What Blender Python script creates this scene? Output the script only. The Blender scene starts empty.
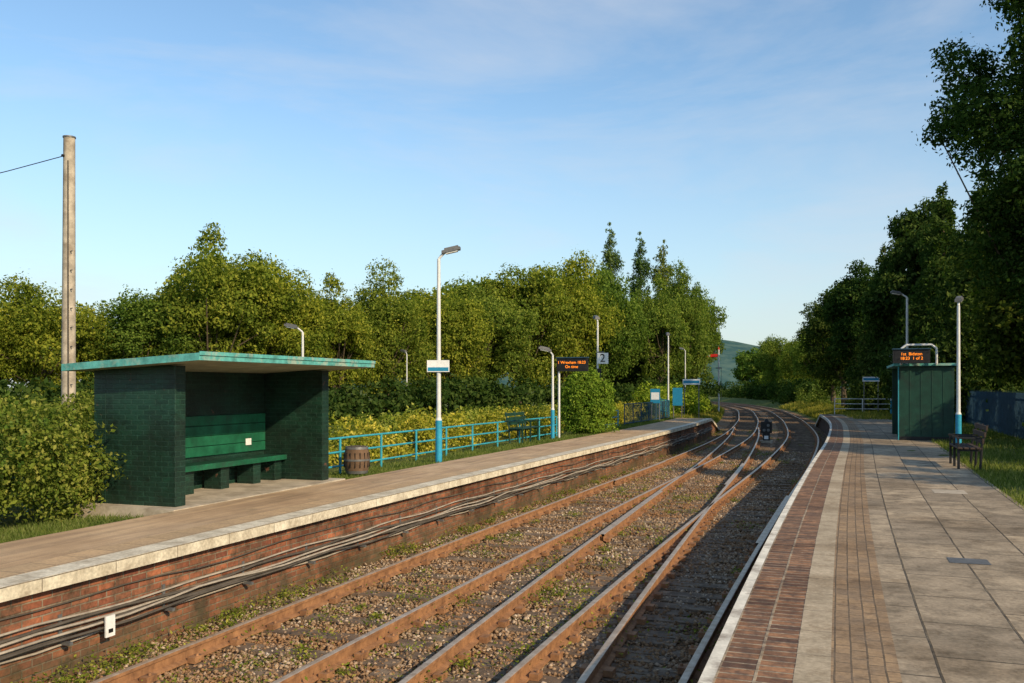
import bpy, math, random
import numpy as np
from mathutils import Vector
random.seed(4)
R = np.random.default_rng(7)
scene = bpy.context.scene
scene.view_settings.view_transform = 'Standard'
scene.view_settings.look = 'None'
scene.view_settings.exposure = 0

# ---------------------------------------------------------------- curve of the line
KN = [(-60,0),(-20,0),(0,0),(10,0),(20,.15),(33,.42),(48,.35),(62,-.4),(80,-1.9),(111,-5.6),(146,-13.5),(200,-34),(260,-66),(340,-110)]
def cv(y):
    if y <= KN[0][0]: return KN[0][1]
    if y >= KN[-1][0]: return KN[-1][1]
    for i in range(len(KN)-1):
        if KN[i][0] <= y <= KN[i+1][0]:
            break
    y0,a = KN[i]; y1,b = KN[i+1]
    def sl(j):
        j0=max(j-1,0); j1=min(j+1,len(KN)-1)
        return (KN[j1][1]-KN[j0][1])/(KN[j1][0]-KN[j0][0])
    h=y1-y0; t=(y-y0)/h; m0=sl(i)*h; m1=sl(i+1)*h
    return (2*t**3-3*t*t+1)*a+(t**3-2*t*t+t)*m0+(-2*t**3+3*t*t)*b+(t**3-t*t)*m1
def sstep(a,b,x):
    t=min(max((x-a)/(b-a),0),1); return t*t*(3-2*t)

# ---------------------------------------------------------------- materials
class NT:
    def __init__(s,name):
        s.m=bpy.data.materials.new(name); s.m.use_nodes=True
        s.t=s.m.node_tree; s.t.nodes.clear()
        s.out=s.t.nodes.new('ShaderNodeOutputMaterial')
    def n(s,typ,**kw):
        nd=s.t.nodes.new('ShaderNode'+typ)
        for k,v in kw.items():
            setattr(nd,k,v)
        return nd
    def l(s,a,b): s.t.links.new(a,b)
    def bsdf(s,rough=.8,metal=0,spec=.3):
        b=s.n('BsdfPrincipled'); b.inputs['Roughness'].default_value=rough
        b.inputs['Metallic'].default_value=metal
        b.inputs['Specular IOR Level'].default_value=spec
        s.l(b.outputs[0],s.out.inputs[0]); return b
    def ramp(s,src,stops):
        r=s.n('ValToRGB'); e=r.color_ramp.elements
        while len(e)<len(stops): e.new(.5)
        for i,(p,c) in enumerate(stops):
            e[i].position=p; e[i].color=(*c,1) if len(c)==3 else c
        s.l(src,r.inputs[0]); return r.outputs[0]
    def mix(s,a,b,fac,mode='MIX'):
        m=s.n('MixRGB',blend_type=mode)
        for k,v in ((0,fac),(1,a),(2,b)):
            if isinstance(v,(int,float)): m.inputs[k].default_value=v
            elif isinstance(v,tuple): m.inputs[k].default_value=(*v,1)
            else: s.l(v,m.inputs[k])
        return m.outputs[0]
    def noise(s,vec,scale,detail=4,rough=.6):
        n=s.n('TexNoise'); n.inputs['Scale'].default_value=scale
        n.inputs['Detail'].default_value=min(detail,5); n.inputs['Roughness'].default_value=rough
        if vec is not None: s.l(vec,n.inputs['Vector'])
        return n.outputs['Fac']
    def bump(s,h,b,strength=.4,dist=.01):
        n=s.n('Bump'); n.inputs['Strength'].default_value=strength; n.inputs['Distance'].default_value=dist
        s.l(h,n.inputs['Height']); s.l(n.outputs[0],b.inputs['Normal'])
    def geo(s): return s.n('NewGeometry').outputs['Position']
    def uv(s): return s.n('UVMap').outputs[0]

def m_plain(name,col,rough=.7,metal=0,var=.25,scale=6,bump=.15,spec=.3,dirt=None):
    a=NT(name); b=a.bsdf(rough,metal,spec); g=a.geo()
    n1=a.noise(g,scale,3); n2=a.noise(g,scale*7,2)
    c=a.mix(tuple(x*(1-var) for x in col),tuple(min(x*(1+var),1) for x in col),a.ramp(n1,[(.3,(0,0,0)),(.7,(1,1,1))]))
    c=a.mix(c,a.ramp(n2,[(.35,(.75,.75,.75)),(.65,(1.0,1.0,1.0))]),.5,'MULTIPLY')
    if dirt:
        c=a.mix(c,dirt,a.ramp(a.noise(g,scale*.6,5,.7),[(.5,(0,0,0)),(.64,(.85,.85,.85))]))
    a.l(c,b.inputs['Base Color']); a.bump(n2,b,bump,.01); return a.m

def m_brick(name,c1,c2,mort,w=.225,h=.075,ms=.01,off=.5,dirt=(.05,.045,.04),dirtamt=.5,bs=.5,rough=.85,patch=None,tone=1.5,stain=None,spec=.25,base=None):
    a=NT(name); b=a.bsdf(rough,0,spec); u=a.uv(); g=a.geo()
    wn=a.n('TexNoise'); wn.inputs['Scale'].default_value=2.3; wn.inputs['Detail'].default_value=2; a.l(g,wn.inputs['Vector'])
    sc=a.n('VectorMath',operation='SCALE'); sc.inputs['Scale'].default_value=.014; a.l(wn.outputs['Color'],sc.inputs[0])
    ad=a.n('VectorMath',operation='ADD'); a.l(u,ad.inputs[0]); a.l(sc.outputs[0],ad.inputs[1])
    br=a.n('TexBrick'); br.offset=off
    a.l(ad.outputs[0],br.inputs['Vector'])
    br.inputs['Color1'].default_value=(*c1,1); br.inputs['Color2'].default_value=(*c2,1); br.inputs['Mortar'].default_value=(*mort,1)
    br.inputs['Scale'].default_value=1; br.inputs['Mortar Size'].default_value=ms; br.inputs['Mortar Smooth'].default_value=.3
    br.inputs['Brick Width'].default_value=w; br.inputs['Row Height'].default_value=h; br.inputs['Bias'].default_value=0
    n=a.noise(g,tone,5,.7); n2=a.noise(g,30,3)
    c=a.mix(br.outputs['Color'],dirt,a.mix((0,0,0),(dirtamt,)*3,a.ramp(n,[(.4,(0,0,0)),(.66,(1,1,1))])))
    c=a.mix(c,a.ramp(n2,[(.3,(.58,.58,.58)),(.7,(1,1,1))]),.8,'MULTIPLY')
    if stain:
        c=a.mix(c,stain,a.ramp(a.noise(g,.45,5,.7),[(.48,(0,0,0)),(.60,(.85,.85,.85))]),'MULTIPLY')
        c=a.mix(c,stain,a.ramp(a.noise(g,5,5,.75),[(.54,(0,0,0)),(.62,(.7,.7,.7))]),'MULTIPLY')
    if base:
        z0,z1,bc=base
        sp=a.n('SeparateXYZ'); a.l(g,sp.inputs[0]); mr=a.n('MapRange'); a.l(sp.outputs[2],mr.inputs[0])
        mr.inputs[1].default_value=z1; mr.inputs[2].default_value=z0; mr.inputs[3].default_value=0; mr.inputs[4].default_value=1
        f=a.mix(mr.outputs[0],a.ramp(a.noise(g,3,5,.75),[(.35,(.1,.1,.1)),(.6,(1,1,1))]),1.0,'MULTIPLY')
        c=a.mix(c,bc,f)
    if patch:
        c=a.mix(c,patch,a.ramp(a.noise(g,3.1,5,.65),[(.65,(0,0,0)),(.68,(1,1,1))]))
    a.l(c,b.inputs['Base Color'])
    hh=a.mix(a.ramp(br.outputs['Fac'],[(0,(1,1,1)),(1,(0,0,0))]),n2,.25)
    a.bump(hh,b,bs,.012); return a.m

def m_leaf(name,dark,light,yellow,trans=.35,scale=.5):
    a=NT(name); g=a.n('NewGeometry'); oi=a.n('ObjectInfo')
    c=a.ramp(g.outputs['Random Per Island'],[(0,dark),(.55,light),(1,yellow)])
    n=a.noise(g.outputs['Position'],scale,2)
    c=a.mix(c,a.ramp(n,[(.3,(.5,.6,.58)),(.7,(1.2,1.12,1))]),.85,'MULTIPLY')
    c=a.mix(c,a.ramp(oi.outputs['Random'],[(0,(.52,.74,.72)),(.5,(.95,1,1)),(1,(1.28,1.14,.8))]),.9,'MULTIPLY')
    d=a.n('BsdfDiffuse')
    t=a.n('BsdfTranslucent'); m=a.n('MixShader'); m.inputs[0].default_value=trans
    a.l(c,d.inputs['Color']); a.l(a.mix(c,(1.2,1.4,.5),1,'MULTIPLY'),t.inputs[0])
    a.l(d.outputs[0],m.inputs[1]); a.l(t.outputs[0],m.inputs[2]); a.l(m.outputs[0],a.out.inputs[0]); return a.m

def m_emit(name,col,st):
    a=NT(name); e=a.n('Emission'); e.inputs[0].default_value=(*col,1); e.inputs[1].default_value=st
    a.l(e.outputs[0],a.out.inputs[0]); return a.m

def m_ballast():
    a=NT('ballast'); b=a.bsdf(.95,0,.15); g=a.geo()
    v=a.n('TexVoronoi'); v.inputs['Scale'].default_value=19; a.l(g,v.inputs['Vector'])
    c=a.ramp(v.outputs['Color'],[(0,(.11,.07,.04)),(.5,(.27,.18,.11)),(1,(.42,.31,.21))])
    c=a.mix(c,(.18,.095,.045),a.ramp(a.noise(g,.7,5,.7),[(.4,(0,0,0)),(.7,(.8,.8,.8))]))
    c=a.mix(c,(.10,.10,.03),a.ramp(a.noise(g,1.1,5,.75),[(.58,(0,0,0)),(.7,(.7,.7,.7))]))
    a.l(c,b.inputs['Base Color']); a.bump(a.ramp(v.outputs['Distance'],[(0,(1,1,1)),(.6,(0,0,0))]),b,1,.04); return a.m
def m_stone():
    a=NT('ballast_stone'); b=a.bsdf(.95,0,.15); g=a.n('NewGeometry')
    c=a.ramp(g.outputs['Random Per Island'],[(0,(.13,.085,.05)),(.5,(.29,.20,.125)),(.85,(.43,.325,.22)),(1,(.60,.50,.39))])
    c=a.mix(c,(.24,.12,.05),a.ramp(a.noise(g.outputs['Position'],.8,4),[(.40,(0,0,0)),(.62,(.75,.75,.75))]))
    c=a.mix(c,(.45,.42,.36),a.ramp(a.noise(g.outputs['Position'],.5,4),[(.50,(0,0,0)),(.66,(.85,.85,.85))]),'MULTIPLY')
    a.l(c,b.inputs['Base Color']); return a.m
def m_grass():
    a=NT('grass_ground'); b=a.bsdf(.95,0,.1); g=a.geo()
    c=a.ramp(a.noise(g,1.6,5,.7),[(.3,(.06,.085,.02)),(.55,(.13,.155,.04)),(.75,(.21,.20,.07))])
    a.l(c,b.inputs['Base Color']); a.bump(a.noise(g,14,5,.8),b,1,.08); return a.m
def m_tarmac():
    a=NT('platform_tarmac'); b=a.bsdf(.92,0,.2); g=a.geo()
    c=a.ramp(a.noise(g,.7,5,.65),[(.3,(.40,.27,.16)),(.5,(.53,.37,.225)),(.72,(.63,.46,.295))])
    st=a.n('Mapping'); a.l(g,st.inputs['Vector']); st.inputs['Scale'].default_value=(4,.25,1)
    c=a.mix(c,a.ramp(a.noise(st.outputs[0],1.5,5,.7),[(.35,(.6,.6,.62)),(.6,(1.05,1.03,1))]),.85,'MULTIPLY')
    c=a.mix(c,a.ramp(a.noise(g,90,2),[(.3,(.6,.6,.6)),(.7,(1.15,1.15,1.15))]),.7,'MULTIPLY')
    c=a.mix(c,(.16,.14,.08),a.ramp(a.noise(g,2.2,5,.75),[(.56,(0,0,0)),(.70,(.65,.65,.65))]))
    a.l(c,b.inputs['Base Color']); a.bump(a.noise(g,110,2),b,.5,.008); return a.m
def m_rail(name,top):
    a=NT(name); b=a.bsdf(.45 if top else .85,.5 if top else 0,.4); g=a.geo()
    if top: c=a.ramp(a.noise(g,9,4),[(.3,(.38,.26,.16)),(.7,(.60,.48,.36))])
    else: c=a.ramp(a.noise(g,7,4,.7),[(.3,(.14,.065,.03)),(.7,(.38,.19,.085))])
    a.l(c,b.inputs['Base Color']); return a.m

M={}
M['tarmac']=m_tarmac()
M['white_coping']=m_brick('white_coping',(.84,.76,.60),(.76,.68,.52),(.16,.13,.1),w=.9,h=5,ms=.006,off=0,dirt=(.36,.29,.2),dirtamt=.75,bs=.3,tone=3.5)
M['tan_slab']=m_brick('tan_slab',(.64,.43,.24),(.50,.35,.20),(.2,.15,.09),w=.4,h=.4,ms=.008,off=0,dirt=(.40,.29,.18),dirtamt=.7,bs=.3)
M['red_brick']=m_brick('red_brick',(.46,.165,.08),(.22,.075,.045),(.30,.23,.16),ms=.009,dirt=(.10,.07,.045),dirtamt=.95,bs=.9,tone=2.6,stain=(.45,.42,.36),base=(-1.05,-.66,(.09,.08,.04)))
M['dark_brick']=m_brick('dark_brick',(.16,.07,.05),(.10,.05,.04),(.14,.12,.10),dirtamt=.8,bs=.8)
M['coping_brick']=m_brick('coping_brick',(.15,.075,.045),(.46,.23,.115),(.48,.38,.26),w=.115,h=.2265,ms=.012,off=0,dirt=(.10,.065,.05),dirtamt=.85,bs=.8,tone=8,stain=(.7,.65,.6))
M['pale_slab']=m_brick('pale_slab',(.62,.50,.35),(.50,.405,.28),(.15,.12,.09),w=.62,h=.7,ms=.006,off=0,dirt=(.34,.27,.18),dirtamt=.75,bs=.3,tone=4,stain=(.72,.68,.63))
M['tan_paver']=m_brick('tan_paver',(.47,.31,.17),(.35,.235,.135),(.15,.11,.07),w=.2,h=.1,ms=.007,off=.5,dirt=(.25,.18,.12),dirtamt=.85,bs=.5,tone=3,stain=(.66,.63,.6))
M['slab']=m_brick('paving_slab',(.58,.455,.31),(.36,.285,.20),(.09,.075,.055),w=.92,h=.61,ms=.011,off=.5,dirt=(.22,.175,.12),dirtamt=.9,bs=.7,tone=2.8,stain=(.62,.59,.55))
M['white_edge']=m_plain('white_edge_paint',(.74,.69,.58),.8,dirt=(.3,.25,.2),scale=4)
M['concrete']=m_plain('concrete',(.46,.39,.3),.9,scale=3,dirt=(.28,.23,.17))
M['green_brick']=m_brick('green_painted_brick',(.014,.06,.038),(.009,.038,.026),(.022,.075,.05),ms=.010,dirt=(.012,.022,.016),dirtamt=.8,bs=1,rough=.45,spec=.45,patch=(.12,.06,.04),stain=(.6,.6,.55))
M['green_board']=m_plain('green_board',(.012,.11,.055),.5,var=.4,scale=3,dirt=(.02,.06,.04))
M['green_dark']=m_plain('green_dark_paint',(.010,.048,.032),.5,scale=3,dirt=(.012,.03,.022))
M['teal_fascia']=m_plain('teal_fascia',(.10,.36,.33),.6,var=.35,scale=6,dirt=(.34,.40,.32))
M['soffit']=m_plain('soffit',(.36,.36,.25),.8,scale=4)
M['roof_felt']=m_plain('roof_felt',(.12,.13,.11),.9)
M['blue_paint']=m_plain('blue_paint',(.03,.30,.46),.45,scale=3,var=.15)
M['teal_paint']=m_plain('teal_paint',(.04,.32,.40),.5,scale=3,var=.2)
M['navy']=m_plain('navy_paint',(.02,.06,.10),.6,scale=3)
M['lamp_white']=m_plain('lamp_white',(.66,.66,.64),.45,scale=2,var=.1)
M['sign_white']=m_plain('sign_white',(.78,.78,.76),.5,scale=2,var=.05)
M['sign_blue']=m_plain('sign_blue',(.02,.22,.38),.5,scale=2,var=.05)
M['black']=m_plain('black_plastic',(.015,.015,.016),.5)
M['grey_metal']=m_plain('grey_metal',(.16,.16,.16),.5,metal=.3)
M['red']=m_plain('red_paint',(.6,.03,.02),.5)
M['led']=m_emit('led_orange',(1,.25,.02),2.0)
M['wood_dark']=m_plain('bench_wood',(.06,.04,.03),.75,scale=8)
M['barrel']=m_plain('barrel_wood',(.14,.085,.05),.85,scale=9)
M['pole_wood']=m_plain('pole_wood',(.43,.37,.29),.9,scale=5,var=.3,dirt=(.24,.19,.14))
M['sleeper']=m_plain('sleeper_wood',(.14,.095,.062),.95,scale=6,var=.4,bump=.8,dirt=(.26,.19,.125))
M['rail_side']=m_rail('rail_rust',False); M['rail_top']=m_rail('rail_head',True)
M['cable_black']=m_plain('cable_black',(.09,.075,.06),.7)
M['cable_grey']=m_plain('cable_grey',(.36,.31,.25),.7)
M['ballast']=m_ballast(); M['stone']=m_stone(); M['grass']=m_grass()
M['bark']=m_plain('bark',(.10,.075,.05),.95,scale=8,bump=.8)
M['leaf']=m_leaf('leaf_broad',(.085,.125,.024),(.19,.245,.042),(.33,.35,.07),.4)
M['leaf_pop']=m_leaf('leaf_poplar',(.06,.10,.03),(.12,.17,.05),(.2,.23,.07),.25)
M['leaf_dark']=m_leaf('leaf_dark',(.03,.055,.015),(.07,.105,.025),(.14,.17,.045),.35)
M['leaf_hedge']=m_leaf('leaf_hedge',(.09,.125,.02),(.18,.22,.038),(.34,.33,.085),.3,2)
M['leaf_bush']=m_leaf('leaf_bush',(.12,.19,.02),(.22,.31,.04),(.32,.38,.06),.3,2)
M['blade']=m_leaf('grass_blade',(.11,.14,.03),(.20,.22,.05),(.36,.32,.12),.3,1)
M['meadow']=m_leaf('meadow_leaf',(.17,.20,.03),(.34,.34,.05),(.56,.49,.12),.3,1)

# ---------------------------------------------------------------- mesh builder
class B:
    def __init__(s): s.v=[]; s.f=[]; s.mi=[]; s.uv=[]; s.ms=[]
    def mat(s,k):
        if k not in s.ms: s.ms.append(k)
        return s.ms.index(k)
    def face(s,pts,k,uv=None):
        b=len(s.v); s.v+= [tuple(p) for p in pts]; s.f.append(tuple(range(b,b+len(pts)))); s.mi.append(s.mat(k))
        if uv is None:
            a=Vector(pts[1])-Vector(pts[0]); c=Vector(pts[2])-Vector(pts[1]); n=a.cross(c)
            ax=max(range(3),key=lambda i:abs(n[i]))
            uv=[((p[1],p[2]) if ax==0 else (p[0],p[2]) if ax==1 else (p[1],p[0])) for p in pts]
        s.uv.append(uv)
    def box(s,x0,x1,y0,y1,z0,z1,k,rot=0,piv=None,ztop=None):
        P=[(x0,y0,z0),(x1,y0,z0),(x1,y1,z0),(x0,y1,z0),(x0,y0,z1),(x1,y0,z1),(x1,y1,z1),(x0,y1,z1)]
        if rot:
            px,py=piv or ((x0+x1)/2,(y0+y1)/2); c,sn=math.cos(rot),math.sin(rot)
            P=[(px+(x-px)*c-(y-py)*sn,py+(x-px)*sn+(y-py)*c,z) for x,y,z in P]
        for q in ((0,3,2,1),(4,5,6,7),(0,1,5,4),(1,2,6,5),(2,3,7,6),(3,0,4,7)):
            s.face([P[i] for i in q],k)
    def cyl(s,p0,p1,r0,r1,k,n=12,cap=True):
        p0=Vector(p0); p1=Vector(p1); d=(p1-p0).normalized()
        a=d.orthogonal().normalized(); b=d.cross(a)
        A=[p0+(a*math.cos(t)+b*math.sin(t))*r0 for t in [2*math.pi*i/n for i in range(n)]]
        C=[p1+(a*math.cos(t)+b*math.sin(t))*r1 for t in [2*math.pi*i/n for i in range(n)]]
        for i in range(n):
            j=(i+1)%n; s.face([A[i],A[j],C[j],C[i]],k)
        if cap: s.face(A[::-1],k); s.face(C,k)
    def tube(s,pts,r,k,n=6):
        for i in range(len(pts)-1): s.cyl(pts[i],pts[i+1],r,r,k,n,cap=False)
    def sweep(s,prof,ys,off=None,zf=None,cap=True):
        pts,mats=prof
        for a,b in zip(ys[:-1],ys[1:]):
            ca,cb=(off or cv)(a),(off or cv)(b)
            for (p,q,k) in zip(pts[:-1],pts[1:],mats):
                za=[p[1],q[1]]; zb=[p[1],q[1]]
                if zf: za=[zf(a,z) for z in za]; zb=[zf(b,z) for z in zb]
                P=[(p[0]+ca,a,za[0]),(p[0]+cb,b,zb[0]),(q[0]+cb,b,zb[1]),(q[0]+ca,a,za[1])]
                if abs(p[0]-q[0])<abs(p[1]-q[1]): uv=[(a,p[1]),(b,p[1]),(b,q[1]),(a,q[1])]
                else: uv=[(a,p[0]),(b,p[0]),(b,q[0]),(a,q[0])]
                s.face(P,k,uv)
    def obj(s,name,smooth=False,bevel=0,merge=False):
        me=bpy.data.meshes.new(name); me.from_pydata(s.v,[],s.f); me.update()
        for k in s.ms: me.materials.append(M[k])
        me.polygons.foreach_set('material_index',s.mi)
        ul=me.uv_layers.new(name='UVMap'); fl=[c for u in s.uv for p in u for c in p]
        ul.data.foreach_set('uv',fl)
        if merge or bevel or smooth:
            import bmesh
            bm=bmesh.new(); bm.from_mesh(me); bmesh.ops.remove_doubles(bm,verts=bm.verts,dist=.0004); bm.to_mesh(me); bm.free()
        o=bpy.data.objects.new(name,me); scene.collection.objects.link(o)
        if smooth:
            for p in me.polygons: p.use_smooth=True
            try: me.set_sharp_from_angle(angle=math.radians(40))
            except Exception: pass
        if bevel:
            md=o.modifiers.new('bevel','BEVEL'); md.width=bevel; md.segments=2; md.limit_method='ANGLE'
        return o

def np_mesh(name,verts,nper,mat_keys,extra=None):
    N=len(verts)//nper
    me=bpy.data.meshes.new(name)
    ev=np.zeros((0,3)); ef=[]; em=[]
    if extra: ev=np.array(extra.v); ef=extra.f; em=extra.mi
    nv=len(ev)+len(verts); me.vertices.add(nv)
    me.vertices.foreach_set('co',np.concatenate([ev,verts]).astype(np.float32).ravel())
    el=[i for f in ef for i in f]
    loops=np.concatenate([np.array(el,dtype=np.int32),np.arange(len(ev),nv,dtype=np.int32)])
    me.loops.add(len(loops)); me.loops.foreach_set('vertex_index',loops)
    ls=[];c=0
    for f in ef: ls.append(c); c+=len(f)
    starts=np.concatenate([np.array(ls,dtype=np.int32),c+np.arange(N,dtype=np.int32)*nper])
    me.polygons.add(len(ef)+N); me.polygons.foreach_set('loop_start',starts)
    me.polygons.foreach_set('material_index',np.concatenate([np.array(em,dtype=np.int32),np.full(N,1 if extra else 0,dtype=np.int32)]))
    for k in mat_keys: me.materials.append(M[k])
    me.update(calc_edges=True); me.validate()
    return me
def link(name,me,loc=(0,0,0),rz=0,sc=(1,1,1)):
    o=bpy.data.objects.new(name,me); o.location=loc; o.rotation_euler=(0,0,rz); o.scale=sc
    scene.collection.objects.link(o); return o

def leaves(pos,outd,size,aspect=.55,up=.35):
    n=len(pos)
    nr=outd*.85+R.normal(size=(n,3))*.65+np.array([0,0,up]); nr/=np.linalg.norm(nr,axis=1)[:,None]+1e-9
    t=np.cross(nr,R.normal(size=(n,3))); t/=np.linalg.norm(t,axis=1)[:,None]+1e-9
    b=np.cross(nr,t); s=(size*R.uniform(.45,1.4,n))[:,None]
    q=np.stack([pos-t*s,pos-b*s*aspect+t*s*.15,pos+t*s,pos+b*s*aspect+t*s*.15],1)
    return q.reshape(-1,3)
def lobe_pts(lobes,n,inner=.55,flat=.8):
    L=np.array(lobes); w=L[:,3]**2; idx=R.choice(len(L),n,p=w/w.sum())
    d=R.normal(size=(n,3)); d/=np.linalg.norm(d,axis=1)[:,None]
    r=L[idx,3]*(inner+(1.12-inner)*R.random(n)**.7)
    r*=1+.24*np.sin(d[:,0]*5+idx)*np.cos(d[:,1]*4+idx*2.3)+.18*np.sin(d[:,2]*9+idx)
    p=L[idx,:3]+d*r[:,None]*np.array([1,1,flat]); return p,d

def broad_tree(name,h,cr,hb,nl,nleaf,size,leaf='leaf',seed=0,wob=.2,rl=(.11,.34),topheavy=0,limb=.38,lift=1.0):
    rg=random.Random(seed); lobes=[]; cz=(h+hb)/2; ch=(h-hb)/2
    lead=[(rg.uniform(0,6.28),rg.uniform(-.1,.95),rg.uniform(.8,1.2)) for _ in range(6)]
    for i in range(nl):
        if i%3==0:
            a,zz,k=lead[(i//3)%6]; a+=rg.gauss(0,.35); zz+=rg.gauss(0,.18); k*=rg.uniform(.7,1.0); c=math.sqrt(max(.05,1-min(zz*zz,.95)))
            x,y,z=math.cos(a)*c*k,math.sin(a)*c*k,zz*k*.95; m=.84
        else:
            while True:
                x,y,z=[rg.uniform(-1,1) for _ in range(3)]
                q=x*x+y*y+z*z
                if .12<q<1: break
            q=math.sqrt(q); m=.72*max(q,.6)/q
        wid=1 if z<.1 else 1-.25*z
        if topheavy: wid*=1+topheavy*min(z,.4)
        r=cr*rg.uniform(*rl)
        lobes.append((x*m*cr*wid+rg.gauss(0,wob),y*m*cr*wid+rg.gauss(0,wob),cz+z*m*ch*1.05,r))
    e=B(); e.mat('bark')
    tr=max(.09,h*.022)
    fork=hb+(h-hb)*.35
    pts=[Vector((0,0,-.3))]
    for i in range(1,5): pts.append(Vector((rg.gauss(0,.06)*i,rg.gauss(0,.06)*i,fork*i/4)))
    for i in range(4): e.cyl(pts[i],pts[i+1],tr*(1.25-.17*i),tr*(1.25-.17*(i+1)),'bark',8,False)
    for L in lobes[::2]:
        a=pts[rg.choice([2,3,4])]; b=Vector(L[:3]); m=(a+b)/2+Vector((0,0,-.12*(b-a).length))
        e.cyl(a,m,tr*limb,tr*limb*.55,'bark',5,False); e.cyl(m,b,tr*limb*.55,tr*.06,'bark',5,False)
    P,D=lobe_pts(lobes,nleaf,.6)
    k=int(nleaf*.08); P2=P[:k]+D[:k]*R.uniform(.1,.6,(k,1))*cr*.16
    V=leaves(np.concatenate([P,P2]),np.concatenate([D,D[:k]]),size)
    return np_mesh(name,V,4,['bark',leaf],e)
def conifer(name,h,cr,nleaf,size,leaf='leaf_dark',seed=0,power=.8,nl=90):
    rg=random.Random(seed); lobes=[]
    for i in range(nl):
        t=rg.random()**1.15; z=h*(.06+.93*t); r=cr*(1-t)**power+.06
        a=rg.random()*6.283; rr=r*rg.uniform(.3,.9)
        lobes.append((math.cos(a)*rr,math.sin(a)*rr,z-rr*.2,max(.16,r*rg.uniform(.22,.45))))
    for i in range(14):
        t=i/14; lobes.append((0,0,h*(.3+.7*t),max(.12,.4*cr*(1-(.3+.7*t))**power)))
    e=B(); e.mat('bark'); e.cyl((0,0,-.3),(0,0,h*.95),h*.02,.02,'bark',8,False)
    P,D=lobe_pts(lobes,nleaf,.4,1.15)
    return np_mesh(name,leaves(P,D,size,.4,.1),4,['bark',leaf],e)

# ---------------------------------------------------------------- ground sheet
def gz(u,y):
    kl=sstep(54,60,y); kr=sstep(62,68,y)
    if -7.3<=u<=-.55: return -1.05
    if u<-7.3:
        a=-7.3; b=-8.5+(-3.0)*kl
        t=sstep(0,1,(a-u)/(a-b)); z=-1.05+(1.05-.10-.35*kl)*t
        if u<-9.4: z-=.22*sstep(9.4,12,-u)
        return z
    a=-.55; b=.9+2.6*kr; t=sstep(0,1,(u-a)/(b-a)); z=-1.05+(1.05-.06-.3*kr)*t
    return z
us=[-3000,-1500,-700,-350,-200,-120,-80,-60,-50,-42,-36,-31,-27,-24,-21,-18.5,-16.5,-15,-13.8,-12.8,-12,-11.4,-10.8,-10.3,-9.9,-9.4,-9.0,-8.5,-8.1,-7.7,-7.3,-6.5,-5,-3.5,-2,-1,-.55,-.2,.3,.9,1.6,2.3,3,3.6,4.2,5,6,7,8.5,10,13,17,23,32,50,80,140,250,500,1200,3000]
ys=[-600,-250,-100,-60,-40,-30,-22,-16,-11,-7,-4]+[i*1.5 for i in range(-1,54)]+[82,85,88,92,96,100,105,110,116,122,130,138,146,155,165,175,190,205,220,240,260,290,320,360,450,600,900,1500,2500,4500]
gv=[];gf=[];gm=[]
for j,y in enumerate(ys):
    for i,u in enumerate(us):
        n=0 if -8.6<u<1 else .05*math.sin(u*1.7+y*.9)+.03*math.sin(u*3.1-y*2.2)
        if abs(u)>13 or y<0: n*=2
        gv.append((u+cv(y),y,gz(u,y)+n-(.0 if abs(u)<100 else .4)))
W=len(us)
for j in range(len(ys)-1):
    for i in range(W-1):
        gf.append((j*W+i,j*W+i+1,(j+1)*W+i+1,(j+1)*W+i)); gm.append(0 if (us[i]>=-7.75 and us[i+1]<=-.15) else 1)
me=bpy.data.meshes.new('ground'); me.from_pydata(gv,[],gf); me.materials.append(M['ballast']); me.materials.append(M['grass'])
me.polygons.foreach_set('material_index',gm)
link('ground',me)

# ---------------------------------------------------------------- platforms
ysL=[-25]+list(range(-10,59)); ysR=[-25]+list(range(-10,68))
LE=51
def zfl(y,z):
    return z if y<LE else max(-1.1,z-(y-LE)*.14) if z>-1.05 else z
def zfr(y,z):
    return z if y<61 else max(-1.1,z-(y-61)*.16) if z>-1.05 else z
b=B()
b.sweep(([(-6.97,-1.15),(-6.97,-.13),(-6.85,-.13),(-6.85,0),(-7.17,0),(-7.55,0),(-8.8,0),(-8.8,-.4)],
         ['red_brick','concrete','white_coping','white_coping','tan_slab','tarmac','concrete']),ysL,zf=zfl)
b.box(-10.6,-8.797,10.3,15.0,-.3,.012,'concrete')
b.obj('station_platform')
b=B()
b.sweep(([(-.64,-1.15),(-.64,-.14),(-.77,-.14),(-.77,0),(-.69,0),(-.24,0),(-.03,0),(.37,0),(2.5,0),(2.5,-.4)],
         ['dark_brick','concrete','white_edge','white_edge','coping_brick','pale_slab','tan_paver','slab','concrete']),ysR,zf=zfr)
b.face([(1.05,9.9,.004),(1.42,9.9,.004),(1.42,10.2,.004),(1.05,10.2,.004)],'grey_metal')
b.face([(1.5,16.3,.004),(2.0,16.3,.004),(2.0,16.9,.004),(1.5,16.9,.004)],'concrete')
b.obj('station_platform')

b=B()
for k,(off,z,r,m) in enumerate([(.035,-.45,.012,'cable_grey'),(.05,-.50,.016,'cable_black'),(.04,-.545,.014,'cable_grey'),(.055,-.60,.020,'cable_black'),(.09,-.565,.013,'cable_grey'),(.045,-.66,.012,'cable_grey'),(.10,-.62,.014,'cable_black'),(.03,-.30,.008,'cable_black')]):
    pts=[]
    for i in range(0,110):
        y=-8+i*.55; sag=.03*math.sin(y*1.9+k)*math.sin(y*.7+k*2)-.02*abs(math.sin(y*.95+k*.3))
        pts.append((-6.97+cv(y)+off+.01*math.sin(y*1.3+k*3),y,z+sag))
    b.tube(pts,r,m,6)
for i in range(40):
    y=-6+i*1.4; b.box(-6.97+cv(y),-6.82+cv(y),y-.02,y+.02,-.70,-.67,'grey_metal'); b.box(-6.975+cv(y),-6.955+cv(y),y-.02,y+.02,-.67,-.42,'grey_metal')
b.obj('cable_run',smooth=True)
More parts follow.
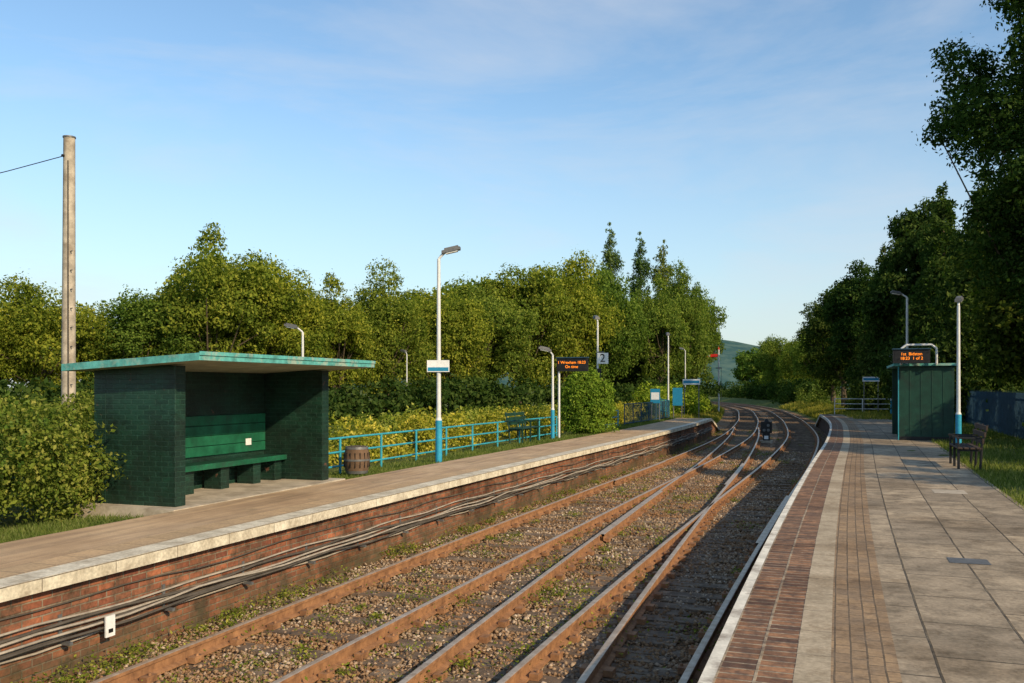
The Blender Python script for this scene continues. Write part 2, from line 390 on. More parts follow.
b=B(); b.box(-6.84,-6.82,7.02,7.14,-.74,-.53,'sign_white'); b.box(-6.819,-6.816,7.05,7.11,-.70,-.66,'black'); b.box(-6.97,-6.84,7.06,7.1,-.7,-.66,'grey_metal')
b.obj('marker_plate',bevel=.003)

# ---------------------------------------------------------------- tracks
RC,LC=-2.03,-5.40
def cross(y):
    if y>40:
        t=min(y-40,30.1); o=.83+.053*32.6+.053*t-.00088*t*t
    else: o=.83+.053*(y-7.4)
    return min(o,3.37)
prof=[(-.07,0),(-.07,.018),(-.014,.035),(-.014,.105),(-.035,.115),(-.035,.146),(-.022,.15),(.022,.15),(.035,.146),(.035,.115),(.014,.105),(.014,.035),(.07,.018),(.07,0)]
pm=['rail_side']*6+['rail_top']+['rail_side']*6
pm[5]='rail_top'; pm[7]='rail_top'
def rail(b,f,y0,y1,st=1.0,z0=-1.0):
    n=int((y1-y0)/st); yy=[y0+(y1-y0)*i/n for i in range(n+1)]
    b.sweep(([(u,z0+z) for u,z in prof],pm),yy,off=f)
def mk_track(cen,y0,y1,step=.66,hw=1.3):
    b=B()
    for s in (-.7525,.7525):
        rail(b,lambda y,s=s:cv(y)+cen+s,y0,min(y1,100))
        if y1>100: rail(b,lambda y,s=s:cv(y)+cen+s,100,y1,4)
    y=y0+.2
    while y<min(y1,150):
        x=cv(y)+cen; sl=-(cv(y+1)-cv(y-1))/2
        h2=hw+random.uniform(-.04,.04)
        b.box(x-h2,x+h2,y-.125,y+.125,-1.2,-1.008+random.uniform(-.014,.004),'sleeper',rot=-sl+random.uniform(-.02,.02),piv=(x,y))
        if y<70:
            for s in (-.7525,.7525):
                for e in (-.115,.115):
                    b.box(x+s+e-.045,x+s+e+.045,y-.07,y+.07,-1.002,-.94,'rail_side')
                    if y<30: b.cyl((x+s+e*1.15,y,-.94),(x+s+e*1.15,y,-.915),.018,.014,'rail_side',6)
        y+=step
    return b
mk_track(RC,-6,250).obj('railway_track')
mk_track(LC,-6,250).obj('railway_track')
b=B()
for s in (-.7525,.7525): rail(b,lambda y,s=s:cv(y)+RC-cross(y)+s,-6,60)
rail(b,lambda y:cv(y)+RC+.70,15.5,22.5,.7)
rail(b,lambda y:cv(y)+LC-.70,24.5,31.5,.7)
rail(b,lambda y:cv(y)+RC-cross(y)-.69,15.5,22.5,.7)
rail(b,lambda y:cv(y)+RC-cross(y)+.69,24.5,31.5,.7)
y=-6+.55
while y<58:
    x=cv(y)+RC-cross(y)
    b.box(x-1.35,x+1.35,y-.12,y+.12,-1.2,-1.012+random.uniform(-.01,.002),'sleeper',rot=random.uniform(-.02,.02))
    for s in (-.7525,.7525):
        for e in (-.115,.115): b.box(x+s+e-.045,x+s+e+.045,y-.07,y+.07,-1.006,-.945,'rail_side')
    y+=.66
b.obj('railway_crossover')

N=110000
t=R.random(N); Y=3.2*(40/3.2)**(t**.85); U=R.uniform(-6.93,-.68,N)
X=U+np.array([cv(float(a)) for a in Y]); S=R.uniform(.012,.032,N)*(1+Y/60)
Z=-1.045+R.uniform(-.01,.036,N)
base=np.array([[1,0,0],[0,1,0],[-1,0,0],[0,-1,0],[0,0,1],[0,0,-1]],float)
V=base[None]*R.uniform(.6,1.25,(N,6,1))+R.normal(size=(N,6,3))*.18
an=R.uniform(0,6.28,N); ca,sa=np.cos(an),np.sin(an)
Vx=V[:,:,0]*ca[:,None]-V[:,:,1]*sa[:,None]; Vy=V[:,:,0]*sa[:,None]+V[:,:,1]*ca[:,None]
V=np.stack([Vx,Vy,V[:,:,2]*.75],2)*S[:,None,None]+np.stack([X,Y,Z],1)[:,None,:]
tri=np.array([[0,1,4],[1,2,4],[2,3,4],[3,0,4],[1,0,5],[2,1,5],[3,2,5],[0,3,5]])
F=(np.arange(N)[:,None,None]*6+tri[None]).reshape(-1)
me=bpy.data.meshes.new('ballast_stones'); me.vertices.add(N*6); me.vertices.foreach_set('co',V.astype(np.float32).ravel())
me.loops.add(len(F)); me.loops.foreach_set('vertex_index',F.astype(np.int32)); me.polygons.add(N*8)
me.polygons.foreach_set('loop_start',np.arange(N*8,dtype=np.int32)*3); me.materials.append(M['stone']); me.update(calc_edges=True)
link('ballast_stones',me)

pp=[];dd=[]
for i in range(520):
    y=3.5*(60/3.5)**random.random(); u=random.choice([random.gauss(-3.6,.4),random.gauss(-3.6,.7),random.gauss(-5.4,.35),random.uniform(-6.8,-.8),random.gauss(-6.75,.12),random.gauss(-6.75,.12),random.gauss(-1,.2)])
    u=max(-6.93,min(-.7,u)); n=random.randint(15,110); r=random.uniform(.04,.2)
    c=R.normal(size=(n,3))*np.array([r,r*1.4,.02])+np.array([u+cv(y),y,-1.0]); c[:,2]+=R.random(n)*r*.7; c[:,0]=np.maximum(c[:,0],-6.96+cv(y))
    pp.append(c); dd.append(np.tile([0,0,1.],(n,1)))
P=np.concatenate(pp); link('trackside_weeds',np_mesh('w',leaves(P,np.concatenate(dd),.02),4,['leaf_hedge']))

# ---------------------------------------------------------------- brick shelter (left platform)
def child(o,par,name):
    o.name=name; o.parent=par
sh=bpy.data.objects.new('brick_waiting_shelter',None); scene.collection.objects.link(sh)
b=B()
b.box(-10.28,-9.0,10.57,10.79,.013,2.06,'green_brick'); b.box(-10.28,-9.0,14.52,14.74,.013,2.06,'green_brick'); b.box(-10.5,-10.28,10.57,14.74,.013,2.03,'green_brick')
child(b.obj('walls',bevel=.006),sh,'walls')
b=B()
def roofz(x): return 1.985+(x+10.73)*.055
x0,x1,ya,yb=-10.75,-8.28,10.2,15.2
q=[(x0,ya,roofz(x0)),(x1,ya,roofz(x1)),(x1,yb,roofz(x1)),(x0,yb,roofz(x0))]; tt=[(x,y,z+.105) for x,y,z in q]
b.face(q[::-1],'soffit'); b.face(tt,'roof_felt')
for i in range(4):
    j=(i+1)%4; b.face([q[i],q[j],tt[j],tt[i]],'teal_fascia')
b.box(x1-.0,x1+.02,ya,yb,roofz(x1)+.07,roofz(x1)+.125,'teal_fascia')
child(b.obj('roof',merge=True,bevel=.004),sh,'roof')
b=B()
for i in range(4): b.box(-10.275,-10.245,10.80,14.51,.56+i*.175,.725+i*.175,'green_board')
b.box(-10.24,-9.80,10.80,14.51,.42,.475,'green_dark'); b.box(-9.80,-9.76,10.80,14.51,.39,.48,'green_board')
for y in (11.0,11.9,12.8,13.7,14.35): b.box(-10.2,-9.85,y-.11,y+.11,.013,.42,'green_brick')
child(b.obj('bench',bevel=.005),sh,'bench')
b=B(); b.box(-10.244,-10.235,13.9,14.06,.68,.80,'sign_white'); child(b.obj('notice'),sh,'notice')

# ---------------------------------------------------------------- green shelter (right platform)
b=B()
x0,x1,y0,y1=1.9,3.55,32.3,36.3
b.box(x0,x1,y0,y0+.08,0.004,2.42,'green_dark'); b.box(x1-.08,x1,y0+.08,y1-.08,0.004,2.42,'green_dark'); b.box(x0,x1,y1-.08,y1,0.004,2.42,'green_dark')
b.box(x0-.03,x0,y0-.02,y0+.1,.0,2.44,'teal_paint'); b.box(x0,x1,y0-.02,y0-.001,2.30,2.40,'green_dark'); b.box(x0,x1,y0-.015,y0-.001,0.01,.12,'black')
for i in range(1,5): b.box(x0+i*.33-.012,x0+i*.33+.012,y0-.012,y0-.001,.12,2.3,'green_dark')
b.box(x0-.18,x1+.1,y0-.15,y1+.15,2.44,2.52,'teal_fascia')
b.box(x0+.06,x0+.12,y0+1.9,y0+1.96,0,2.44,'green_dark'); b.box(x1-.55,x1-.1,y0+.3,y1-.3,.42,.47,'wood_dark')
for y in (y0+.5,y0+2,y1-.5): b.box(x1-.5,x1-.15,y-.04,y+.04,0,.42,'green_dark')
b.obj('metal_waiting_shelter',bevel=.006)

# ---------------------------------------------------------------- street furniture
def text(s,size,loc,rot,mat,par,name='lettering'):
    cu=bpy.data.curves.new(name,'FONT'); cu.body=s; cu.size=size; cu.align_x='CENTER'; cu.align_y='CENTER'; cu.extrude=.002
    cu.materials.append(M[mat]); o=bpy.data.objects.new(name,cu); o.location=loc; o.rotation_euler=rot
    scene.collection.objects.link(o); o.parent=par; return o
def lamp(x,y,h,hd=(1,0),r=.05,blue=True,sign=None,arm=.22,z0=-.1):
    b=B()
    b.cyl((x,y,z0),(x,y,.95),r*1.5,r*1.45,'blue_paint' if blue else 'lamp_white',14)
    b.cyl((x,y,.95),(x,y,1.02),r*1.45,r,'lamp_white',14)
    b.cyl((x,y,1.02),(x,y,h-.18),r,r*.75,'lamp_white',14)
    dx,dy=hd; p=[(x+dx*arm*t,y+dy*arm*t,h-.18+.18*math.sin(t*1.5)) for t in (0,.15,.35,.6,1)]
    b.tube(p,r*.6,'lamp_white',8)
    ex,ey,ez=p[-1]; a=math.atan2(dy,dx)
    n0=len(b.v)
    b.box(ex-.14,ex+.30,ey-.10,ey+.10,ez-.03,ez+.04,'grey_metal',rot=a,piv=(ex,ey))
    b.box(ex-.08,ex+.25,ey-.075,ey+.075,ez+.04,ez+.085,'grey_metal',rot=a,piv=(ex,ey))
    b.box(ex-.04,ex+.24,ey-.07,ey+.07,ez-.06,ez-.03,'sign_white',rot=a,piv=(ex,ey))
    for i in range(n0,len(b.v)):
        vx,vy,vz=b.v[i]; b.v[i]=(vx,vy,vz+.22*((vx-ex)*dx+(vy-ey)*dy))
    if sign:
        b.box(x-.27,x+.27,y-r-.03,y-r-.01,sign-.14,sign+.14,'sign_white',rot=.25,piv=(x,y))
        b.box(x-.25,x+.25,y-r-.034,y-r-.031,sign-.12,sign-.03,'sign_blue',rot=.25,piv=(x,y))
    return b.obj('street_lamp',smooth=True)
lamp(-9.0,19.7,5.0,(.96,.27),.055,sign=2.25)
lamp(-16.75,25.8,3.75,(-.95,-.3),.05,blue=False,arm=.3)
lamp(-9.38,30.1,3.05,(-.9,-.4),.045,arm=.2)
lamp(-9.8,38,4.75,(-.5,.86),.05,arm=.15)
lamp(-9.55,53.9,4.9,(-.3,.95),.05,arm=.15)
lamp(-12.2,77,5.0,(-.96,-.2),.05)
lamp(-25.5,51,4.0,(-.9,.3),.045,blue=False)
lamp(3.32,29.2,4.3,(.2,.98),.055,arm=.1)
lamp(2.75,41.4,5.7,(-.97,-.2),.055,arm=.35)
lamp(2.4,80.6,5.0,(.5,.8),.05,arm=.1,z0=-.7)
lamp(3.0,58,3.6,(.5,.8),.045,arm=.1)
b=B(); b.box(-9.78,-9.30,37.86,37.89,2.75,3.22,'sign_white'); b.box(-9.75,-9.33,37.852,37.859,2.78,3.19,'sign_white')
b.box(-9.86,-9.62,37.85,37.95,2.05,2.55,'black'); b.box(-9.8,-9.5,37.9,37.96,3.24,3.28,'grey_metal')
o=b.obj('platform_number_sign',bevel=.003); text('2',.50,(-9.54,37.84,2.985),(math.pi/2,0,0),'black',o)
def board(x0,x1,y,z0,z1,lines,post):
    b=B(); b.box(x0,x1,y,y+.22,z0,z1,'black'); b.box(x0-.02,x1+.02,y-.05,y+.24,z1,z1+.035,'navy')
    b.box(x0+.05,x1-.05,y-.006,y-.001,z0+.07,z1-.07,'black')
    for px in post: b.cyl((px,y+.1,-.1),(px,y+.1,z0),.04,.04,'lamp_white',10)
    if not post: b.box((x0+x1)/2-.05,(x0+x1)/2+.05,y+.22,y+.4,(z0+z1)/2-.05,(z0+z1)/2+.05,'grey_metal')
    o=b.obj('departure_board',bevel=.008)
    n=len(lines)
    for i,s in enumerate(lines): text(s,(z1-z0)*.30,((x0+x1)/2,y-.012,z1-.08-(z1-z0-.16)*(i+.5)/n),(math.pi/2,0,0),'led',o)
    return o
board(-9.30,-8.20,30.3,2.30,2.76,['1 Wrexham 18:23','On time'],(-9.24,))
board(1.68,2.78,31.6,2.52,2.96,['1st  Bidston','18:23  1 of 2'],())
b=B()
arc=[(1.95,31.98,2.50),(1.95,31.98,3.0),(2.1,31.98,3.12),(2.85,31.98,3.12),(3.0,31.98,3.0),(3.0,31.98,2.50)]
b.tube(arc,.035,'lamp_white',8)
for x in (1.95,3.0): b.cyl((x,31.98,2.5),(x,32.3,2.5),.035,.035,'lamp_white',8)
b.obj('display_frame',smooth=True)

b=B(); px,py=-15.27,14.67
b.cyl((px,py,-.4),(px+.03,py,7.0),.15,.115,'pole_wood',16); b.cyl((px+.03,py,7.0),(px+.03,py,7.03),.13,.13,'grey_metal',12)
for z in (1.8,2.2,2.6,3.0,3.4,3.8,4.2,4.6): b.cyl((px+(.1 if int(z*5)%2 else -.1),py-.05,z),(px+(.22 if int(z*5)%2 else -.22),py-.1,z),.012,.012,'grey_metal',6)
b.cyl((px,py-.16,6.6),(px,py-.1,6.6),.03,.03,'black',8)
b.tube([(px+.11,py-.1,0),(px+.10,py-.1,3),(px+.09,py-.09,6.5)],.018,'cable_black',5)
w=[]
for i in range(21):
    t=i/20; w.append((px-.05-22*t,py-.1-7*t,6.6-5*t*(1-t)*.9-1.6*t))
b.tube(w,.010,'black',5); b.obj('utility_pole',smooth=True)

b=B(); cx,cy=-9.35,16.4
for z0,z1,r0,r1,m in ((0,.06,.20,.215,'grey_metal'),(.06,.26,.213,.245,'barrel'),(.26,.3,.25,.25,'grey_metal'),(.3,.5,.245,.213,'barrel'),(.5,.55,.217,.21,'grey_metal')):
    b.cyl((cx,cy,z0-.03),(cx,cy,z1-.03),r0*1.1,r1*1.1,m,18,cap=(z0==.5 or z0==0))
for k in range(16):
    a=k*math.pi/8; b.box(cx+.262*math.cos(a)-.006,cx+.262*math.cos(a)+.006,cy+.262*math.sin(a)-.006,cy+.262*math.sin(a)+.006,.1,.4,'black')
b.cyl((cx,cy,.525),(cx,cy,.53),.2,.2,'bark',16); b.obj('wooden_barrel',smooth=True)

def bench(x,y,L,side,slat,leg,name='park_bench'):
    b=B()
    for k in range(4): b.box(*sorted((x+side*(-.22+k*.12),x+side*(-.13+k*.12))),y,y+L,.43,.465,slat)
    for k in range(3):
        xx=x+side*(.26+k*.035); b.box(xx-.018,xx+.018,y,y+L,.55+k*.14,.65+k*.14,slat)
    for yy in (y+.12,y+L/2,y+L-.12):
        b.box(*sorted((x-side*.22,x-side*.17)),yy-.025,yy+.025,.0,.43,leg)
        b.cyl((x+side*.22,yy,-.02),(x+side*.25,yy,.5),.028,.028,leg,6); b.cyl((x+side*.25,yy,.5),(x+side*.36,yy,.95),.028,.024,leg,6)
        b.box(*sorted((x-side*.22,x+side*.24)),yy-.02,yy+.02,.38,.425,leg); b.box(*sorted((x-side*.24,x+side*.28)),yy-.03,yy+.03,.64,.68,leg)
        b.box(*sorted((x-side*.22,x-side*.18)),yy-.02,yy+.02,.46,.64,leg)
    return b.obj(name,bevel=.004)
bench(2.62,21.2,1.7,1,'wood_dark','black')
bench(-9.45,26.4,1.8,-1,'green_dark','green_dark')

def rail_fence(pts,h,mat,name,rails=(.33,.66,1),post=1.8,z0=-.3,r=.028,bars=0):
    b=B()
    for (a,c) in zip(pts[:-1],pts[1:]):
        a=Vector(a); c=Vector(c); L=(c-a).length; n=max(1,round(L/post))
        for i in range(n+1):
            p=a.lerp(c,i/n); b.cyl((p.x,p.y,z0),(p.x,p.y,h+.02),r,r,mat,8)
        for q in rails: b.cyl((a.x,a.y,h*q),(c.x,c.y,h*q),r*.8,r*.8,mat,8)
        if bars:
            m=int(L/bars)
            for i in range(m): p=a.lerp(c,(i+.5)/m); b.cyl((p.x,p.y,h*rails[0]),(p.x,p.y,h),r*.35,r*.35,mat,5)
    return b.obj(name,smooth=True)
rail_fence([(-10.0,15.0),(-9.9,24),(-9.7,31.6)],.66,'teal_paint','railing_fence',rails=(.1,.55,1))
rail_fence([(-9.7,35.4),(-9.6,41)],.66,'teal_paint','railing_fence',rails=(.1,.55,1))
rail_fence([(-14.5,11.2),(-10.6,11.2)],.8,'teal_paint','railing_fence',rails=(.3,.65,1))
rail_fence([(-9.3,41),(-9.0,51)],.95,'navy','bar_railing',rails=(.05,1),bars=.14,z0=-.2)
rail_fence([(-9.0,51),(-10.5,56),(-11.5,62)],1.0,'teal_paint','railing_fence',rails=(.3,.65,1),bars=.4)
rail_fence([(-.2,64.5),(3.3,64.5)],.95,'lamp_white','gate_railing',rails=(.3,.65,1),z0=-.8)
b=B(); y=22
while y<62:
    b.box(5.78,5.80,y-.035,y+.035,0,1.55,'navy'); b.face([(5.78,y-.035,1.55),(5.78,y+.035,1.55),(5.78,y,1.65)],'navy')
    y+=.15
b.box(5.80,5.84,22,62,.25,.31,'navy'); b.box(5.80,5.84,22,62,1.3,1.36,'navy')
for i in range(16): b.box(5.84,5.9,22+i*2.6,22.06+i*2.6,-.2,1.5,'navy')
b.obj('palisade_fence')

def name_sign(x,y,w,h,z,mat='sign_white',band=None,name='station_sign',z0=-.2):
    b=B(); b.box(x-w/2,x+w/2,y,y+.03,z,z+h,mat)
    if band: b.box(x-w/2+.04,x+w/2-.04,y-.006,y-.001,z+h*.25,z+h*.75,band)
    for s in (-.42,.42): b.cyl((x+s*w,y+.06,z0),(x+s*w,y+.06,z+h),.03,.03,'grey_metal',8)
    return b.obj(name,bevel=.003)
name_sign(-8.8,58,1.1,.35,1.9,'sign_white','sign_blue')
name_sign(2.0,62,1.0,.3,2.1,'sign_white','sign_blue')
name_sign(-8.5,50.9,.55,1.0,.7,'sign_blue',name='notice_board')
name_sign(-9.0,46.9,.5,.75,.9,'sign_blue','sign_white',name='notice_board')
b=B(); x,y=-3.35,46.6
b.box(x-.3,x+.3,y-.25,y+.25,-1.1,-.92,'concrete'); b.box(x-.16,x+.16,y-.14,y+.14,-.92,-.55,'black'); b.box(x-.26,x+.26,y-.15,y+.15,-.55,.02,'black')
for dx,dz in ((-.1,-.4),(.1,-.4),(.1,-.16)): b.cyl((x+dx,y-.15,dz),(x+dx,y-.21,dz),.07,.07,'grey_metal',14)
b.box(x-.1,x+.1,y-.16,y-.152,-.85,-.68,'sign_white'); b.cyl((x,y,.02),(x,y,.16),.12,.05,'black',10)
b.obj('ground_signal',smooth=True)
b=B(); x,y=-11.2,91.7
b.cyl((x,y,-1),(x,y,5.5),.09,.07,'lamp_white',10); b.cyl((x,y,5.5),(x,y,5.8),.09,.01,'red',8); b.box(x-1.25,x-.1,y-.03,y,4.75,5.05,'red'); b.box(x-1.0,x-.85,y-.036,y-.031,4.75,5.05,'sign_white')
b.box(x-.3,x+.3,y-.1,y+.1,3.6,3.7,'grey_metal'); b.cyl((x+.25,y,0),(x+.25,y,3.6),.02,.02,'grey_metal',6)
b.obj('semaphore_signal',smooth=True)

# ---------------------------------------------------------------- vegetation
broad=[broad_tree('tree_a',10,4.4,.9,66,46000,.095,seed=1,wob=.35),broad_tree('tree_b',10,4.0,.7,72,46000,.095,seed=2,wob=.3),
       broad_tree('tree_c',10,4.5,1.0,60,46000,.10,seed=3,wob=.5),broad_tree('tree_d',10,3.8,.7,56,42000,.095,seed=5,wob=.5),broad_tree('tree_e',10,4.1,.8,64,44000,.095,seed=9,wob=.45)]
far=[broad_tree('tree_far_a',10,4.2,.6,40,9000,.24,seed=31),broad_tree('tree_far_b',10,4.0,.6,36,9000,.24,seed=32,wob=.4)]
dark=[broad_tree('dtree_a',12,3.7,.5,80,46000,.12,'leaf_dark',seed=11,wob=.4),broad_tree('dtree_b',12,3.3,.5,74,44000,.12,'leaf_dark',seed=12,wob=.5)]
conD=conifer('conifer',13,3.3,45000,.13,seed=3,nl=120); pop=conifer('poplar',17,2.7,30000,.14,'leaf_pop',seed=8,power=.55,nl=150)
left=[(-42,24,8.8),(-39,28,8.2),(-37,34,8.4),(-34,37,7.2),(-31.5,40,10.6),(-30,43,9.8),(-29,48,9.0),(-28,53,9.6),(-27,59,9.8),(-26,64,11.6),(-24,68,12.6),(-22,73,14.8),(-20,79,13.4),(-15.8,84,12.6),(-14.7,90,13.4),(-14.3,97,13.0)]
for i,(x,y,h) in enumerate(left):
    k=h/10; w=min(max(.80,k*.90),1.05)*(.8 if y>83 else 1)
    link('deciduous_tree',broad[(i*2+i//5)%5],(x,y,-.4),i*1.7+.6,(w,w,k))
for i,(x,y,h) in enumerate(left[:14]):
    k=h/10*random.uniform(.78,.92)
    link('deciduous_tree',far[i%2],(x-7+random.uniform(-1,1),y+4,-.4),random.uniform(0,6.28),(k,k,k))
for x,y,h in ((-19.2,92,18.4),(-21.9,90,19.2),(-17.0,93,17.6),(-15.4,94,15.4)): link('poplar_tree',pop,(x,y,-.5),random.random()*6,(.9,.9,h/17))
def lobes_row(pts,rad,h,n):
    out=[]
    for i in range(n):
        t=random.random()*(len(pts)-1); k=int(t); f=t-k; a=pts[k]; c=pts[min(k+1,len(pts)-1)]
        r=rad*random.uniform(.35,1); out.append((a[0]+(c[0]-a[0])*f+random.gauss(0,rad*.5),a[1]+(c[1]-a[1])*f+random.gauss(0,rad*.4),random.uniform(-.3,max(0,h-r*.8)),r))
    return out
def veg(name,lobes,n,size,mat,inner=.5,up=.35):
    P,D=lobe_pts(lobes,n,inner,.85); link(name,np_mesh(name,leaves(P,D,size,.55,up),4,[mat]))
veg('hedgerow',lobes_row([(-36,20),(-30,33),(-27,45),(-23,57),(-19,68),(-14.5,78),(-12.8,90)],1.6,2.4,150),60000,.15,'leaf_dark',.65)
veg('meadow_plants',lobes_row([(-12.6,13),(-12.5,20),(-12.2,28),(-12,36),(-11.8,44),(-11.5,52)],.6,1.0,190),52000,.055,'meadow',.6)
veg('meadow_plants',lobes_row([(-16,14),(-17,25),(-16,38),(-14,52)],.8,.9,150),30000,.08,'meadow',.6)
veg('trackside_bushes',lobes_row([(-11.6,60),(-11.6,68),(-12,76),(-12.8,84)],1.0,1.9,60),25000,.10,'leaf_bush',.65)
lob=[]
for i in range(170):
    y=random.uniform(4,12.6); r=random.uniform(.2,.48); lim=-10.5 if y<10 else -10.5-(y-10)*.4
    if 9.0<y<10.2: lim=-10.1
    x=lim-random.random()**1.2*2.6
    lob.append((x,y,random.uniform(.1,1.72-r*.85),r))
veg('hedge',lob,100000,.034,'leaf_hedge',.66)
P=[]
for i in range(190):
    a=np.array([-10.1-random.random()*2.4,random.uniform(6,10.2),random.uniform(.3,1.5)]); d=np.array([random.uniform(-.1,.5),random.uniform(-.3,.3),random.uniform(.1,.7)])
    t=R.random((22,1)); P.append(a+d*t*.6+R.normal(size=(22,3))*.02)
P=np.concatenate(P)
link('hedge_shoots',np_mesh('hs',leaves(P,np.zeros_like(P),.033),4,['leaf_hedge']))
b_l=[]; bx,by=-9.05,33.4
for i in range(110):
    d=Vector((random.gauss(0,1),random.gauss(0,1),random.gauss(0,1))).normalized(); b_l.append((bx+d.x*.84,by+d.y*.84,1.2+d.z*1.02,random.uniform(.2,.3)))
b_l.append((bx,by,1.1,.9)); b_l.append((bx,by,.5,.95))
veg('round_bush',b_l,46000,.045,'leaf_bush',.6)
# right side trees
big=broad_tree('big_tree',15.5,4.6,3.0,140,150000,.075,'leaf_dark',seed=24,wob=.45,rl=(.09,.27),topheavy=.3,limb=.16)
link('deciduous_tree',big,(6.6,32,-.1),.4,(1,1,1))
for i,(x,y,h,t) in enumerate([(8.3,40,11.5,0),(6.6,49,13.0,2),(5.6,56,13.9,2),(4.8,65,14.9,1),(3.4,75,13.4,2),(2.2,84,13.0,0),(.6,92,12.6,1),(-.4,101,11.8,0),(9.5,60,13,0),(8,72,13,1),(9.3,35,6.5,1),(8.8,29.5,4.6,0),(11.5,21.5,9.0,1),(13,14,7.5,0)]):  # last two trees are out of view, added to shade the right platform
    me=[dark[0],dark[1],conD][t]; H=[12,12,13][t]; k=h/H
    link('conifer_tree' if t==2 else 'deciduous_tree',me,(x,y,-.3),random.random()*6,(min(max(k,.5),.98),min(max(k,.5),.98),k))
for x,y,h in ((-9,156,11.5),(-5,150,12),(-12,168,10.5),(-17,196,11.5),(-4,140,11),(-2,125,11),(-42,240,9),(-52,235,10),(-62,240,11),(-35,150,9),(-30,135,8.5),(-40,165,9),(-26,120,9)):
    link('deciduous_tree',broad[random.randrange(4)] if y<160 else far[random.randrange(2)],(x,y,-.9),random.random()*6,(h/10,)*3)
veg('trackside_bushes',lobes_row([(7.5,20),(7,30),(7,45),(6,60),(4.5,72),(2.5,85),(-1,105),(-6,130)],.9,1.9,150),50000,.1,'leaf_hedge',.65)
veg('trackside_bushes',lobes_row([(-3,122),(-8,145),(-14,165),(-20,190),(-28,205),(-38,215)],1.8,3.0,110),30000,.2,'leaf_dark',.65)
def blades(name,n,f,hh=.12,w=.006,mat='blade'):
    P=np.array([f() for _ in range(n)]); a=R.uniform(0,6.28,n); h=hh*R.uniform(.4,1.3,n)*(1+P[:,1]/40); ww=w*(1+P[:,1]/14)
    dx=np.stack([np.cos(a)*ww,np.sin(a)*ww,np.zeros(n)],1); tip=P+np.stack([R.normal(size=n)*h*.4,R.normal(size=n)*h*.4,h],1)
    V=np.stack([P-dx,P+dx,tip],1).reshape(-1,3); link(name,np_mesh(name,V,3,[mat]))
def fl():
    y=4*(60/4)**random.random(); u=-8.82-abs(random.gauss(0,.9))
    if 10.1<y<15.1: u=min(u,-10.7)
    return (u+cv(y),y,gz(u,y)-.02)
def fr():
    y=8*(62/8)**random.random(); u=2.46+random.random()**1.3*4; return (u+cv(y),y,gz(u,y)-.02)
blades('grass_verge',70000,fl,.07); blades('grass_verge',50000,fr,.09)
def fe():
    y=random.uniform(52,120); u=random.choice([-1,1]); u=random.uniform(-11,-7.7) if u<0 else random.uniform(.2,3.5); return (u+cv(y),y,gz(u,y)-.02)
blades('grass_bank',30000,fe,.12)

# hill
hv=[];hf=[]; nx,ny=60,14
for j in range(ny):
    for i in range(nx):
        x=-1500+i*38.0; y=1250+j*60
        e=math.exp(-((x+450)/300)**2)*.95+math.exp(-((x+1000)/300)**2)*.9+math.exp(-((x-100)/350)**2)*.35
        z=140*e*math.sin(math.pi*min(j/(ny-1)*1.0,1))**.8+5*math.sin(x*.03)*math.sin(y*.02)-4
        hv.append((x,y,z))
for j in range(ny-1):
    for i in range(nx-1): a=j*nx+i; hf.append((a,a+1,a+nx+1,a+nx))
a=NT('hill_woodland_haze'); bb=a.bsdf(1,0,0); gg=a.geo()
a.l(a.ramp(a.noise(gg,.03,5,.7),[(.40,(.035,.085,.09)),(.60,(.085,.14,.12))]),bb.inputs['Base Color'])  # distance haze is mixed into the woodland's base colour as a blue-green cast
M['hill']=a.m
me=bpy.data.meshes.new('hill'); me.from_pydata(hv,[],hf); me.materials.append(M['hill'])
for p in me.polygons: p.use_smooth=True
link('hill',me)

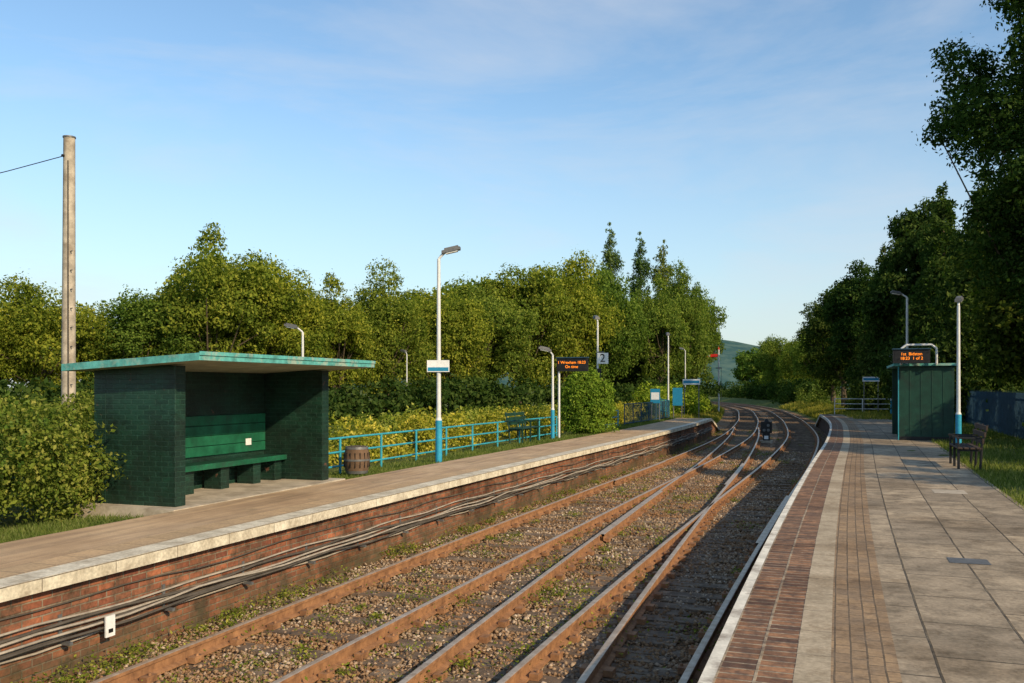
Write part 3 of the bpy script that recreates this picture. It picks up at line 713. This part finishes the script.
# ---------------------------------------------------------------- sky and sun
EL,AZ=28,120
w=bpy.data.worlds.new('World'); scene.world=w; w.use_nodes=True; t=w.node_tree; t.nodes.clear()
def wn(k): return t.nodes.new('ShaderNode'+k)
out=wn('OutputWorld'); bg=wn('Background'); bg.inputs[1].default_value=.14
sky=wn('TexSky'); sky.sky_type='NISHITA'; sky.sun_disc=False
sky.sun_elevation=math.radians(EL); sky.sun_rotation=math.radians(AZ); sky.air_density=1.15; sky.dust_density=.6; sky.ozone_density=1.8
tint=wn('MixRGB'); tint.blend_type='MULTIPLY'; tint.inputs[0].default_value=1; tint.inputs[2].default_value=(1.08,1.22,1.28,1)
tc=wn('TexCoord'); sp=wn('SeparateXYZ'); hz=wn('MapRange'); hz.inputs[1].default_value=0; hz.inputs[2].default_value=.30; hz.inputs[3].default_value=.62; hz.inputs[4].default_value=0
hm=wn('MixRGB'); hm.inputs[2].default_value=(4.1,4.8,5.4,1)
mp=wn('Mapping'); mp.inputs['Scale'].default_value=(1.2,1.2,5); mp.inputs['Rotation'].default_value=(.12,.1,.3)
no=wn('TexNoise'); no.inputs['Scale'].default_value=1.9; no.inputs['Detail'].default_value=7; no.inputs['Roughness'].default_value=.6; no.inputs['Distortion'].default_value=.4
rp=wn('ValToRGB'); rp.color_ramp.elements[0].position=.46; rp.color_ramp.elements[0].color=(0,0,0,1); rp.color_ramp.elements[1].position=.8; rp.color_ramp.elements[1].color=(.55,.55,.55,1)
mx=wn('MixRGB'); mx.inputs[2].default_value=(5.2,5.4,5.8,1)
lk=t.links.new
lk(sky.outputs[0],tint.inputs[1]); lk(tc.outputs['Generated'],sp.inputs[0]); lk(sp.outputs[2],hz.inputs[0]); lk(hz.outputs[0],hm.inputs[0]); lk(tint.outputs[0],hm.inputs[1])
lk(tc.outputs['Generated'],mp.inputs[0]); lk(mp.outputs[0],no.inputs['Vector']); lk(no.outputs['Fac'],rp.inputs[0])
lk(rp.outputs[0],mx.inputs[0]); lk(hm.outputs[0],mx.inputs[1]); lk(mx.outputs[0],bg.inputs[0]); lk(bg.outputs[0],out.inputs[0])
L=bpy.data.lights.new('sun','SUN'); L.energy=5.0; L.angle=math.radians(.5); L.color=(1,.80,.52)
lo=bpy.data.objects.new('sun',L); scene.collection.objects.link(lo)
d=Vector((math.sin(math.radians(AZ))*math.cos(math.radians(EL)),math.cos(math.radians(AZ))*math.cos(math.radians(EL)),math.sin(math.radians(EL))))
lo.rotation_euler=d.to_track_quat('Z','Y').to_euler()

cam=bpy.data.cameras.new('camera'); co=bpy.data.objects.new('camera',cam); scene.collection.objects.link(co)
cam.lens=31.64; cam.sensor_width=36; cam.shift_y=.0444; cam.clip_end=8000; cam.clip_start=.05
co.location=(0,0,1.75); co.rotation_euler=(math.pi/2,0,math.radians(19.9)); scene.camera=co
